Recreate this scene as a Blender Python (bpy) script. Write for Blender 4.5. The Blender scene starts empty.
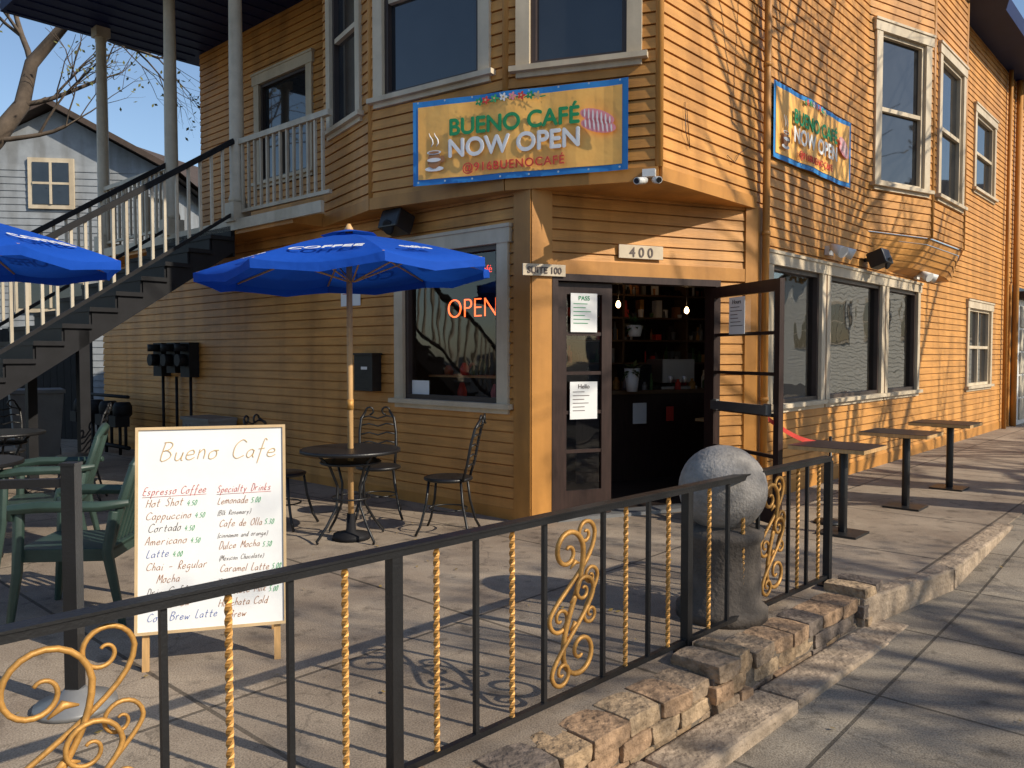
import bpy, math, random
from mathutils import Matrix, Vector, Euler
random.seed(7)
R_=random.uniform
sc=bpy.context.scene
# ---------------------------------------------------------------- materials
def nt(name):
    m=bpy.data.materials.new(name); m.use_nodes=True
    n=m.node_tree.nodes; l=m.node_tree.links
    return m,n,l,n['Principled BSDF']
def mat(name,col,rough=.6,metal=0,var=.15,scale=3,bump=0,bscale=50,col2=None,stretch=(1,1,1),spec=.4,dist=.01):
    m,n,l,b=nt(name)
    b.inputs['Roughness'].default_value=rough; b.inputs['Metallic'].default_value=metal
    b.inputs['Specular IOR Level'].default_value=spec
    if var==0 and not bump:
        b.inputs['Base Color'].default_value=(*col,1); return m
    tc=n.new('ShaderNodeTexCoord'); mp=n.new('ShaderNodeMapping'); mp.inputs['Scale'].default_value=stretch
    l.new(tc.outputs['Object'],mp.inputs[0])
    no=n.new('ShaderNodeTexNoise'); no.inputs['Scale'].default_value=scale; no.inputs['Detail'].default_value=5; no.inputs['Roughness'].default_value=.65
    l.new(mp.outputs[0],no.inputs['Vector'])
    cr=n.new('ShaderNodeValToRGB'); cr.color_ramp.elements[0].position=.3; cr.color_ramp.elements[1].position=.7
    a=[max(0,c*(1-var)) for c in col]; c2=col2 or [min(1,c*(1+var)) for c in col]
    cr.color_ramp.elements[0].color=(*a,1); cr.color_ramp.elements[1].color=(*c2,1)
    l.new(no.outputs[0],cr.inputs[0]); l.new(cr.outputs[0],b.inputs['Base Color'])
    if bump:
        n2=n.new('ShaderNodeTexNoise'); n2.inputs['Scale'].default_value=bscale; n2.inputs['Detail'].default_value=3
        l.new(mp.outputs[0],n2.inputs['Vector'])
        bu=n.new('ShaderNodeBump'); bu.inputs['Strength'].default_value=bump; bu.inputs['Distance'].default_value=dist
        l.new(n2.outputs[0],bu.inputs['Height']); l.new(bu.outputs[0],b.inputs['Normal'])
    return m
def weather(m,lo=.74,scale=1.3,stretch=(2.5,2.5,.35)):
    n=m.node_tree.nodes; l=m.node_tree.links; b=n['Principled BSDF']; src=b.inputs['Base Color'].links[0].from_socket
    tc=n.new('ShaderNodeTexCoord'); mp=n.new('ShaderNodeMapping'); mp.inputs['Scale'].default_value=stretch; l.new(tc.outputs['Object'],mp.inputs[0])
    no=n.new('ShaderNodeTexNoise'); no.inputs['Scale'].default_value=scale; no.inputs['Detail'].default_value=5; l.new(mp.outputs[0],no.inputs['Vector'])
    cr=n.new('ShaderNodeValToRGB'); cr.color_ramp.elements[0].position=.36; cr.color_ramp.elements[0].color=(lo,lo*.97,lo*.93,1); cr.color_ramp.elements[1].position=.56; cr.color_ramp.elements[1].color=(1,1,1,1)
    l.new(no.outputs[0],cr.inputs[0]); mx=n.new('ShaderNodeMixRGB'); mx.blend_type='MULTIPLY'; mx.inputs[0].default_value=1
    l.new(src,mx.inputs[1]); l.new(cr.outputs[0],mx.inputs[2]); l.new(mx.outputs[0],b.inputs['Base Color']); return m
def emis(name,col,st):
    m,n,l,b=nt(name); b.inputs['Base Color'].default_value=(*col,1)
    b.inputs['Emission Color'].default_value=(*col,1); b.inputs['Emission Strength'].default_value=st; return m
def concrete(name,c1,c2,jw,jh,ang,mort=.012,dark=.35,stain=.5):
    m,n,l,b=nt(name)
    tc=n.new('ShaderNodeTexCoord'); mp=n.new('ShaderNodeMapping'); mp.inputs['Rotation'].default_value=(0,0,-ang)
    l.new(tc.outputs['Object'],mp.inputs[0])
    br=n.new('ShaderNodeTexBrick'); br.offset=0; br.inputs['Scale'].default_value=1
    br.inputs['Brick Width'].default_value=jw; br.inputs['Row Height'].default_value=jh; br.inputs['Mortar Size'].default_value=mort
    br.inputs['Mortar Smooth'].default_value=.3
    br.inputs['Color1'].default_value=(.80,.80,.80,1); br.inputs['Color2'].default_value=(1.0,1.0,1.0,1); br.inputs['Mortar'].default_value=(dark,dark,dark,1)
    l.new(mp.outputs[0],br.inputs['Vector'])
    na=n.new('ShaderNodeTexNoise'); na.inputs['Scale'].default_value=.9; na.inputs['Detail'].default_value=7; na.inputs['Roughness'].default_value=.7
    l.new(tc.outputs['Object'],na.inputs['Vector'])
    cr=n.new('ShaderNodeValToRGB'); cr.color_ramp.elements[0].position=.36; cr.color_ramp.elements[1].position=.64
    cr.color_ramp.elements[0].color=(*c1,1); cr.color_ramp.elements[1].color=(*c2,1)
    l.new(na.outputs[0],cr.inputs[0])
    nf=n.new('ShaderNodeTexNoise'); nf.inputs['Scale'].default_value=130; nf.inputs['Detail'].default_value=2
    l.new(tc.outputs['Object'],nf.inputs['Vector'])
    rf=n.new('ShaderNodeValToRGB'); rf.color_ramp.elements[0].position=.32; rf.color_ramp.elements[0].color=(.5,.48,.45,1)
    rf.color_ramp.elements[1].position=.6; rf.color_ramp.elements[1].color=(1.05,1.05,1.05,1)
    l.new(nf.outputs[0],rf.inputs[0])
    m1=n.new('ShaderNodeMixRGB'); m1.blend_type='MULTIPLY'; m1.inputs[0].default_value=1
    l.new(cr.outputs[0],m1.inputs[1]); l.new(br.outputs['Color'],m1.inputs[2])
    m2=n.new('ShaderNodeMixRGB'); m2.blend_type='MULTIPLY'; m2.inputs[0].default_value=.8
    l.new(m1.outputs[0],m2.inputs[1]); l.new(rf.outputs[0],m2.inputs[2])
    vo=n.new('ShaderNodeTexNoise'); vo.inputs['Scale'].default_value=7; vo.inputs['Detail'].default_value=3
    l.new(tc.outputs['Object'],vo.inputs['Vector'])
    rs=n.new('ShaderNodeValToRGB'); rs.color_ramp.elements[0].position=.30; rs.color_ramp.elements[0].color=(stain,stain,stain,1)
    rs.color_ramp.elements[1].position=.42; rs.color_ramp.elements[1].color=(1,1,1,1)
    l.new(vo.outputs[0],rs.inputs[0])
    m3=n.new('ShaderNodeMixRGB'); m3.blend_type='MULTIPLY'; m3.inputs[0].default_value=.8
    l.new(m2.outputs[0],m3.inputs[1]); l.new(rs.outputs[0],m3.inputs[2])
    vc=n.new('ShaderNodeTexVoronoi'); vc.feature='DISTANCE_TO_EDGE'; vc.inputs['Scale'].default_value=.45
    nd=n.new('ShaderNodeTexNoise'); nd.inputs['Scale'].default_value=2.5; nd.inputs['Detail'].default_value=4
    va=n.new('ShaderNodeVectorMath'); va.operation='ADD'; vs=n.new('ShaderNodeVectorMath'); vs.operation='SCALE'; vs.inputs['Scale'].default_value=.5
    l.new(tc.outputs['Object'],nd.inputs['Vector']); l.new(nd.outputs['Color'],vs.inputs[0]); l.new(tc.outputs['Object'],va.inputs[0]); l.new(vs.outputs[0],va.inputs[1]); l.new(va.outputs[0],vc.inputs['Vector'])
    rc=n.new('ShaderNodeValToRGB'); rc.color_ramp.elements[0].position=.0; rc.color_ramp.elements[0].color=(.45,.45,.45,1); rc.color_ramp.elements[1].position=.004; rc.color_ramp.elements[1].color=(1,1,1,1)
    l.new(vc.outputs[0],rc.inputs[0])
    m4=n.new('ShaderNodeMixRGB'); m4.blend_type='MULTIPLY'; m4.inputs[0].default_value=.6
    l.new(m3.outputs[0],m4.inputs[1]); l.new(rc.outputs[0],m4.inputs[2])
    l.new(m4.outputs[0],b.inputs['Base Color']); b.inputs['Roughness'].default_value=.85
    b.inputs['Specular IOR Level'].default_value=.3
    bu=n.new('ShaderNodeBump'); bu.inputs['Strength'].default_value=.35; bu.inputs['Distance'].default_value=.01
    ad=n.new('ShaderNodeMath'); ad.operation='ADD'
    l.new(nf.outputs[0],ad.inputs[0])
    inv=n.new('ShaderNodeMath'); inv.operation='MULTIPLY'; inv.inputs[1].default_value=-1.5
    l.new(br.outputs['Fac'],inv.inputs[0]); l.new(inv.outputs[0],ad.inputs[1])
    l.new(ad.outputs[0],bu.inputs['Height']); l.new(bu.outputs[0],b.inputs['Normal'])
    return m
def glassmat(name,tint=.75,ior=1.7):
    m=bpy.data.materials.new(name); m.use_nodes=True; n=m.node_tree.nodes; l=m.node_tree.links; n.clear()
    o=n.new('ShaderNodeOutputMaterial'); t=n.new('ShaderNodeBsdfTransparent'); t.inputs[0].default_value=(tint,tint,tint,1)
    g=n.new('ShaderNodeBsdfGlossy'); g.inputs['Roughness'].default_value=.02
    f=n.new('ShaderNodeFresnel'); f.inputs[0].default_value=ior
    no=n.new('ShaderNodeTexNoise'); no.inputs['Scale'].default_value=1.5; tc=n.new('ShaderNodeTexCoord'); l.new(tc.outputs['Object'],no.inputs['Vector'])
    bu=n.new('ShaderNodeBump'); bu.inputs['Strength'].default_value=.2; bu.inputs['Distance'].default_value=.03; l.new(no.outputs[0],bu.inputs['Height'])
    l.new(bu.outputs[0],g.inputs['Normal'])
    mx=n.new('ShaderNodeMixShader'); l.new(f.outputs[0],mx.inputs[0]); l.new(t.outputs[0],mx.inputs[1]); l.new(g.outputs[0],mx.inputs[2]); l.new(mx.outputs[0],o.inputs[0])
    return m
def fabric(name,col,tr=.35):
    m,n,l,b=nt(name); b.inputs['Base Color'].default_value=(*col,1); b.inputs['Roughness'].default_value=.75; b.inputs['Specular IOR Level'].default_value=.2
    t=n.new('ShaderNodeBsdfTranslucent'); t.inputs[0].default_value=(*[c*1.3 for c in col],1)
    mx=n.new('ShaderNodeMixShader'); mx.inputs[0].default_value=tr
    no=n.new('ShaderNodeTexNoise'); no.inputs['Scale'].default_value=6; tc=n.new('ShaderNodeTexCoord'); l.new(tc.outputs['Object'],no.inputs['Vector'])
    bu=n.new('ShaderNodeBump'); bu.inputs['Strength'].default_value=.6; bu.inputs['Distance'].default_value=.03; l.new(no.outputs[0],bu.inputs['Height']); l.new(bu.outputs[0],b.inputs['Normal'])
    o=n['Material Output']; l.new(b.outputs[0],mx.inputs[1]); l.new(t.outputs[0],mx.inputs[2]); l.new(mx.outputs[0],o.inputs[0]); return m

ANG=math.atan2(.74,.673)
m_och=weather(mat('ochre_siding',(.58,.272,.066),.55,var=.2,scale=1.6,bump=.2,bscale=14,stretch=(1,1,7)))
m_ocht=weather(mat('ochre_trim',(.50,.228,.05),.5,var=.15,scale=2,bump=.1,bscale=20))
m_trim=weather(mat('beige_trim',(.60,.50,.36),.55,var=.1,scale=4,bump=.1,bscale=20),.8)
m_cream=weather(mat('cream_paint',(.50,.44,.34),.5,var=.15,scale=5),.8)
m_navy=mat('navy_paint',(.010,.018,.07),.6,var=.15,spec=.2)
m_dark=mat('dark_paint',(.012,.012,.014),.6,var=.25,scale=6,spec=.2)
m_sash=mat('dark_sash',(.05,.035,.03),.4,var=.2)
m_door=mat('door_brown',(.036,.019,.015),.42,var=.3,scale=5,stretch=(8,8,1))
m_black=mat('black_metal',(.011,.011,.012),.40,metal=.0,var=.3,spec=.5,bump=.15,bscale=90)
m_gold=mat('gold_paint',(.48,.25,.065),.5,metal=.3,var=.3,scale=14,bump=.2)
m_wood=mat('pole_wood',(.55,.33,.14),.5,var=.2,scale=5,stretch=(10,10,1))
m_glassD=mat('dark_glass',(.02,.022,.025),.03,var=.3,spec=1.0,bump=.04,bscale=1.5,dist=.02)
m_glass=glassmat('shop_glass',.8)
m_glassR=glassmat('street_glass',.6,3.6)
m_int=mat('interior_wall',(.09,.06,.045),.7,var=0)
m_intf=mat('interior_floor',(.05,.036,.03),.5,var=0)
m_white=mat('white_paper',(.78,.78,.76),.6,var=.03)
m_offw=mat('white_plastic',(.7,.69,.66),.45,var=.05)
m_board=mat('whiteboard',(.84,.84,.83),.25,var=.06,scale=2,bump=.03,bscale=3)
m_boardw=mat('board_frame_wood',(.60,.43,.24),.5,var=.15,scale=6)
m_blue=fabric('umbrella_blue',(.010,.085,.50),.25)
m_bblue=mat('banner_blue',(.03,.22,.55),.5,var=.05,bump=.2,bscale=5,dist=.03)
m_borg=mat('banner_orange',(1.0,.49,.11),.5,var=.04,bump=.25,bscale=5,dist=.03,col2=(1,.55,.14))
m_green=mat('text_green',(.02,.28,.10),.5,var=0)
m_red=mat('text_red',(.65,.06,.04),.5,var=0)
m_pink=mat('pink',(.85,.30,.32),.5,var=.0)
m_txt=mat('ink_dark',(.12,.09,.08),.6,var=0)
m_inkb=mat('ink_brown',(.38,.17,.07),.6,var=0)
m_inkg=mat('ink_green',(.06,.38,.14),.6,var=0)
m_inkr=mat('ink_red',(.55,.08,.06),.6,var=0)
m_inkbl=mat('ink_blue',(.08,.14,.40),.6,var=0)
m_inky=mat('ink_ochre',(.62,.42,.2),.6,var=0)
m_chair=mat('resin_green',(.030,.056,.046),.45,var=.25,scale=5)
m_bin=mat('bin_grey',(.10,.11,.12),.6,var=.2)
m_chairb=mat('resin_blue',(.02,.04,.16),.45,var=.25,scale=5)
m_grey=mat('grey_metal',(.22,.22,.22),.45,var=.15,metal=.3)
m_steel=mat('steel',(.55,.55,.55),.3,metal=.9,var=.05)
m_ball=mat('bollard_concrete',(.29,.265,.24),.8,var=.4,scale=6,bump=.7,bscale=55)
m_ped=mat('pedestal_stone',(.085,.07,.058),.85,var=.45,scale=6,bump=.7,bscale=45)
m_bark=mat('bark',(.10,.075,.055),.9,var=.35,scale=6)
m_leaf=mat('dry_leaf',(.27,.18,.05),.7,var=.5,scale=2)
m_leafg=mat('green_leaf',(.09,.12,.03),.7,var=.5,scale=1,col2=(.2,.19,.05))
m_patio=concrete('patio_concrete',(.26,.20,.15),(.46,.375,.285),1.55,1.55,ANG,.012,.35)
m_walk=concrete('sidewalk_concrete',(.25,.21,.165),(.40,.345,.27),1.0,1.25,ANG,.010,.35)
m_curb=mat('curb_concrete',(.36,.275,.195),.9,var=.45,scale=6,bump=.9,bscale=30,dist=.02)
m_asph=mat('asphalt',(.05,.05,.052),.9,var=.3,scale=.5,bump=.4,bscale=80)
m_bricks=[mat('brick_%d'%i,c,.95,var=.5,scale=16,bump=1,bscale=30,dist=.02) for i,c in enumerate([(.31,.20,.12),(.27,.195,.13),(.35,.25,.155),(.16,.125,.10),(.32,.22,.13)])]
m_mort=mat('mortar',(.15,.12,.09),.95,var=.4,scale=15,bump=.9,bscale=40,dist=.02)
m_nb=weather(mat('bluegrey_siding',(.29,.31,.33),.7,var=.15))
m_nb2=mat('blue_siding',(.30,.42,.55),.7,var=.1)
m_cream2=mat('pale_stucco',(.7,.66,.56),.8,var=.1)
m_roof=mat('brown_roof',(.07,.05,.04),.9,var=.3,scale=3)
m_neon=emis('neon_orange',(1,.13,.03),3.5)
m_neonr=emis('neon_red',(1,.05,.03),2)
m_warm=emis('fill_bulb_glow',(1,.62,.3),13)  # glow for the added bulbs that lift the shop interior
m_plant=mat('plant_leaf',(.05,.11,.03),.6,var=.4,scale=9)
m_shelf=mat('shelf_wood',(.12,.07,.035),.5,var=.2,scale=5)

# ---------------------------------------------------------------- mesh helper
class M:
    def __init__(s,T=None):
        s.v=[];s.f=[];s.mi=[];s.sm=[];s.mats=[];s.T=T or Matrix();s.m=0
    def use(s,m):
        if m not in s.mats: s.mats.append(m)
        s.m=s.mats.index(m); return s
    def av(s,p):
        s.v.append(s.T@Vector(p)); return len(s.v)-1
    def face(s,idx,sm=False):
        s.f.append(idx); s.mi.append(s.m); s.sm.append(sm)
    def poly(s,pts,sm=False): s.face([s.av(p) for p in pts],sm)
    def box(s,x0,x1,y0,y1,z0,z1,R=None,j=0):
        c=Vector(((x0+x1)/2,(y0+y1)/2,(z0+z1)/2)); i=[]
        for p in [(x0,y0,z0),(x1,y0,z0),(x1,y1,z0),(x0,y1,z0),(x0,y0,z1),(x1,y0,z1),(x1,y1,z1),(x0,y1,z1)]:
            q=Vector(p)
            if j: q+=Vector((R_(-j,j),R_(-j,j),R_(-j,j)))
            if R: q=c+R@(q-c)
            i.append(s.av(q))
        for f in [(0,3,2,1),(4,5,6,7),(0,1,5,4),(1,2,6,5),(2,3,7,6),(3,0,4,7)]: s.face([i[k] for k in f])
    def loft(s,pts,rs,n=8,caps=True,tw=0,sm=True,flat=None):
        pts=[Vector(p) for p in pts]; N=len(pts)
        if not isinstance(rs,(list,tuple)): rs=[rs]*N
        up=None; rings=[]
        for k in range(N):
            t=(pts[min(k+1,N-1)]-pts[max(k-1,0)])
            if t.length<1e-9: t=Vector((0,0,1))
            t.normalize()
            if up is None:
                up=Vector((0,0,1)) if abs(t.z)<.9 else Vector((1,0,0))
            a=(up-t*up.dot(t))
            if a.length<1e-5: a=t.orthogonal()
            a.normalize(); b=t.cross(a); up=a
            ring=[]
            for q in range(n):
                th=2*math.pi*(q+.5)/n+tw*k
                ring.append(s.av(pts[k]+(a*math.cos(th)+b*math.sin(th))*rs[k]))
            rings.append(ring)
        for k in range(N-1):
            for q in range(n):
                s.face([rings[k][q],rings[k][(q+1)%n],rings[k+1][(q+1)%n],rings[k+1][q]],sm)
        if caps:
            s.face(rings[0][::-1]); s.face(rings[-1])
    def cyl(s,p0,p1,r0,r1=None,n=12,sm=True):
        s.loft([p0,p1],[r0,r0 if r1 is None else r1],n,sm=sm)
    def lathe(s,prof,c,n=24,a0=0):
        rings=[]
        for r,z in prof:
            rings.append([s.av((c[0]+r*math.cos(a0+2*math.pi*q/n),c[1]+r*math.sin(a0+2*math.pi*q/n),c[2]+z)) for q in range(n)])
        for k in range(len(prof)-1):
            for q in range(n): s.face([rings[k][q],rings[k][(q+1)%n],rings[k+1][(q+1)%n],rings[k+1][q]],True)
        s.face(rings[0][::-1]); s.face(rings[-1])
    def prism(s,pts,z0,z1):
        a=[s.av((p[0],p[1],z0)) for p in pts]; b=[s.av((p[0],p[1],z1)) for p in pts]; n=len(pts)
        s.face(a[::-1]); s.face(b)
        for i in range(n): s.face([a[i],a[(i+1)%n],b[(i+1)%n],b[i]])
    def obj(s,name,parent=None,bevel=0,solid=0):
        me=bpy.data.meshes.new(name); me.from_pydata([tuple(v) for v in s.v],[],s.f); 
        for m in s.mats: me.materials.append(m)
        me.polygons.foreach_set('material_index',s.mi); me.polygons.foreach_set('use_smooth',s.sm); me.update()
        ob=bpy.data.objects.new(name,me); sc.collection.objects.link(ob)
        if parent: ob.parent=parent
        if solid:
            q=ob.modifiers.new('s','SOLIDIFY'); q.thickness=solid; q.offset=0
        if bevel:
            q=ob.modifiers.new('b','BEVEL'); q.width=bevel; q.segments=2; q.limit_method='ANGLE'
        return ob
def empty(name):
    e=bpy.data.objects.new(name,None); sc.collection.objects.link(e); e.empty_display_size=.2; return e
def frame(p0,p1,z=0):
    p0=Vector((p0[0],p0[1])); p1=Vector((p1[0],p1[1])); d=(p1-p0).normalized()
    return Matrix(((d.x,-d.y,0,p0.x),(d.y,d.x,0,p0.y),(0,0,1,z),(0,0,0,1)))
def text(name,s,F,x,y,z,size,m,parent=None,align='CENTER',off=0,shear=0,ext=.0015,sx=1,rot=0,spacing=1):
    c=bpy.data.curves.new(name,'FONT'); c.body=s; c.size=size; c.align_x=align; c.extrude=ext; c.offset=off; c.shear=shear; c.space_character=spacing
    c.materials.append(m); o=bpy.data.objects.new(name,c); sc.collection.objects.link(o)
    if parent: o.parent=parent
    o.matrix_world=F@Matrix.Translation((x,y,z))@Matrix.Rotation(math.pi/2,4,'X')@Matrix.Rotation(rot,4,'Z')@Matrix.Diagonal((sx,1,1,1))
    return o
def bold(name,s,F,x,y,z,size,m,parent,d=.005,**k):
    for i,(a,b) in enumerate(((0,0),(d,0),(-d,0),(0,d),(0,-d))):
        text(name,s,F,x+a,y-.0006*i,z+b,size,m,parent,**k)

# ---------------------------------------------------------------- layout
L=Vector((.17,6.85)); ld=Vector((-.74,.673)).normalized(); nL=Vector((-.673,-.74)).normalized()
A=Vector((1.18,6.49)); rd=Vector((.673,.74)).normalized(); nR=Vector((.74,-.673)).normalized()
P=Vector((-.05,6.9)); Q=Vector((-1.358,7.815)); Rc=A+rd*1.70
def LP(u,v): return L+ld*u+nL*v
def RP(s,o): return A+rd*s+nR*o
W=LP(3.0,0)
FL=frame(LP(1,0),L); FL.translation=(L.x,L.y,0)
FR=frame(A,RP(1,0))
FC=frame(L,Rc); CW=(Rc-L).length
F1=frame(Q,P); F2=frame(P,A); F0=frame(W,Q)
FB=frame(LP(8.1,-1.15),LP(3.0,-1.15))
ZS=2.87; ZE=6.95
bld=empty('cafe_building')
sid=M(); sid.use(m_och)
EXPO=.0975; LIP=.024; GR=.87
def siding(F,x0,x1,z0,z1,holes=()):
    sid.T=F
    zs=set([z0,z1]); k=math.floor(z0/EXPO)
    while k*EXPO<z1:
        for q in (k*EXPO,(k+GR)*EXPO):
            if z0<q<z1: zs.add(round(q,5))
        k+=1
    for h in holes:
        for z in (h[2],h[3]):
            if z0<z<z1: zs.add(z)
    zs=sorted(zs)
    for a,b in zip(zs[:-1],zs[1:]):
        if b-a<1e-4: continue
        mid=(a+b)/2; iv=[(x0,x1)]
        for h in holes:
            if h[2]<mid<h[3]:
                nv=[]
                for p,q in iv:
                    if h[1]<=p or h[0]>=q: nv.append((p,q)); continue
                    if h[0]>p: nv.append((p,h[0]))
                    if h[1]<q: nv.append((h[1],q))
                iv=nv
        base=math.floor(mid/EXPO)*EXPO
        fa=(a-base)/EXPO; fb=(b-base)/EXPO; fm=(mid-base)/EXPO
        if fm<GR: ya=-LIP*(1-.45*fa); yb=-LIP*(1-.45*fb)
        else: ya=yb=.004
        for p,q in iv:
            sid.poly([(p,ya,a),(q,ya,a),(q,yb,b),(p,yb,b)])
            if fa<.01: sid.poly([(p,.004,a),(q,.004,a),(q,-LIP,a),(p,-LIP,a)])
            if abs(fb-GR)<.01 and fm<GR: sid.poly([(p,yb,b),(q,yb,b),(q,.004,b),(p,.004,b)])
trim=M(); gl=M()
def window(F,x0,x1,z0,z1,tw=.12,g=m_glassD,mid=False,vm=0,sash=m_sash,blind=0):
    trim.T=F; gl.T=F
    hx0,hx1,hz0,hz1=x0+tw,x1-tw,z0+.09,z1-tw
    trim.use(m_trim)
    trim.box(x0,hx0,-.05,.02,z0+.09,z1-tw); trim.box(hx1,x1,-.05,.02,z0+.09,z1-tw)
    trim.box(x0-.03,x1+.03,-.06,.02,z1-tw,z1); trim.box(x0-.04,x1+.04,-.075,.02,z1,z1+.03)
    trim.box(x0-.05,x1+.05,-.09,.02,z0+.045,z0+.09); trim.box(x0-.0,x1+.0,-.045,.02,z0,z0+.045)
    w=.045
    trim.use(sash)
    trim.box(hx0,hx0+w,-.012,.07,hz0,hz1); trim.box(hx1-w,hx1,-.012,.07,hz0,hz1)
    trim.box(hx0+w,hx1-w,-.012,.07,hz0,hz0+w); trim.box(hx0+w,hx1-w,-.012,.07,hz1-w,hz1)
    if mid:
        zm=(hz0+hz1)/2; trim.use(m_trim); trim.box(hx0+w,hx1-w,-.006,.06,zm-.025,zm+.025)
    for k in range(vm):
        xm=hx0+(hx1-hx0)*(k+1)/(vm+1); trim.box(xm-.02,xm+.02,-.006,.06,hz0+w,hz1-w)
    gl.use(g); gl.poly([(hx0,.04,hz0),(hx1,.04,hz0),(hx1,.04,hz1),(hx0,.04,hz1)])
    return (hx0,hx1,hz0,hz1)
h=window(FL,-1.78,-.24,.93,2.56,.13,m_glass)
siding(FL,-9.2,0,0,ZS,[h]); hL=h
dh=(.20,1.89,0,2.11)
siding(FC,0,CW,0,ZS,[dh])
hs=[window(FR,1.95,3.42,.86,2.46,.11,m_glassR),window(FR,3.46,5.44,.86,2.46,.11,m_glassR),window(FR,5.48,7.0,.86,2.46,.11,m_glassR),window(FR,9.75,11.6,.82,2.38,.12,m_glassD,mid=True,vm=1,sash=m_trim)]
siding(FR,1.70,13.2,0,ZS,hs)
hs=[window(FR,10.0,11.6,4.25,5.75,.12,mid=True,sash=m_trim),]
siding(FR,0,4.86,ZS,ZE); siding(FR,4.86,9.2,ZS-.25,3.0); siding(FR,9.2,16,ZS,ZE,hs)
h=window(F1,.07,1.45,3.80,5.8,.12,vm=0,mid=True); siding(F1,0,(P-Q).length,ZS,ZE,[h])
h=window(F2,.10,1.16,3.78,5.8,.12,mid=True); siding(F2,0,(A-P).length,ZS,ZE,[h])
h=window(F0,.16,1.08,3.75,5.8,.11,mid=True); siding(F0,0,(Q-W).length,ZS,ZE,[h])
h=window(FB,1.7,3.2,3.9,5.55,.14,mid=True); siding(FB,0,5.1,3.0,6.3,[h])
siding(frame(LP(8.1,-6),LP(8.1,-1.15)),0,4.85,0,6.3)
B0=RP(4.80,0);B1=RP(6.1,.40);B2=RP(7.75,.40);B3=RP(9.2,0)
fa=frame(B0,B1);fb=frame(B1,B2);fc=frame(B2,B3)
h=window(fa,.10,1.25,3.52,5.6,.12,mid=True,sash=m_trim); siding(fa,0,(B1-B0).length,3.0,ZE,[h])
h=window(fb,.15,1.5,3.52,5.6,.12,mid=True,sash=m_trim); siding(fb,0,(B2-B1).length,3.0,ZE,[h])
siding(fc,0,(B3-B2).length,3.0,ZE)
sid.T=Matrix()
N=6
def ringp(t):
    o=.40*t; return [B0.lerp(RP(5.6,0),1-t), RP(6.1,o), RP(7.75,o), B3.lerp(RP(8.5,0),1-t)]
for k in range(N):
    t1=(k+1)/N; t0=k/N; a=ringp(math.sqrt(t0)); b=ringp(math.sqrt(t1)-.03); za=2.55+.45*t0; zb=2.55+.45*t1
    for i in range(3):
        sid.poly([(a[i].x,a[i].y,za),(a[i+1].x,a[i+1].y,za),(b[i+1].x,b[i+1].y,zb),(b[i].x,b[i].y,zb)])
sid.obj('clapboard_walls',bld)
trim.use(m_ocht)
trim.T=FL
trim.box(-.17,0.02,-.045,.0,0,ZS-.0)
trim.box(-9.2,.0,-.03,.0,0,.10)
trim.T=FC
trim.box(-.02,.17,-.045,0,0,ZS-.0); trim.box(CW-.12,CW+.02,-.04,0,0,ZS)
trim.box(.17,CW-.12,-.035,0,2.15,2.27)
trim.T=FR
trim.box(1.69,1.86,-.04,0,0,ZS); trim.box(1.86,13.2,-.03,0,0,.14)
trim.box(13.1,13.22,-.05,0,0,ZS)
trim.T=Matrix()
for p,q in ((W,Q),(Q,P),(P,A)):
    trim.T=frame(p,q); l=(q-p).length
    trim.box(.0,l,-.035,.0,ZS-.02,ZS+.09)
trim.T=FR; trim.box(0,1.69,-.035,0,ZS-.02,ZS+.09)
trim.T=Matrix()
for p in (Q,P,A,B1,B2):
    trim.cyl((p.x,p.y,ZS+.09 if p in (Q,P,A) else 3.0),(p.x,p.y,ZE),.035,n=8)
trim.use(m_ocht)
trim.poly([(p.x,p.y,ZS-.02) for p in (W,L,Rc,A,P,Q)])
E1=LP(9.2,0);E2=RP(13.2,0)
back=[LP(9.2,-6),RP(13.2,-7)]
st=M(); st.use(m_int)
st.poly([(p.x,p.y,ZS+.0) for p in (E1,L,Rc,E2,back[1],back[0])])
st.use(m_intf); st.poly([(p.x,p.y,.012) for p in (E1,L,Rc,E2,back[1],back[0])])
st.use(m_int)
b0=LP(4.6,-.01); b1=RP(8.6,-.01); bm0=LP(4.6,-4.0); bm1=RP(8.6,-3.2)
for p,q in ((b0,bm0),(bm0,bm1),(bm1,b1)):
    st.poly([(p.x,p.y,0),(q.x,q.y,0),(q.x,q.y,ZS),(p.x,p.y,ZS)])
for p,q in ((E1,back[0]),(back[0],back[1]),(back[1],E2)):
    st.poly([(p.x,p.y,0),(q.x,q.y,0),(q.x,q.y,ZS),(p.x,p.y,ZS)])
st.obj('interior_shell',bld)
rf=M(); rf.use(m_navy)
poly=[LP(3.0,-1.15),W+Vector((-.35,-.3)),Q+Vector((-.45,-.4)),P+Vector((-.3,-.55)),A+Vector((.1,-.65)),RP(4.8,.6),RP(5.9,.95),RP(8.1,.95),RP(9.3,.6),RP(17,.6),RP(17,-8),LP(9.2,-8),LP(8.6,-1.15)]
rf.prism([(p.x,p.y) for p in poly],ZE,ZE+.28)
pr=[LP(8.6,-6),LP(8.6,1.55),LP(3.05,1.55),LP(3.05,-6)]
rf.prism([(p.x,p.y) for p in pr],6.3,6.6)
rf.obj('roof',bld)
trim.T=FL; trim.use(m_navy)
for k in range(18):
    x=-8.5+k*.3; trim.box(x,x+.02,-1.5,1.1,6.288,6.302)
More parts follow.
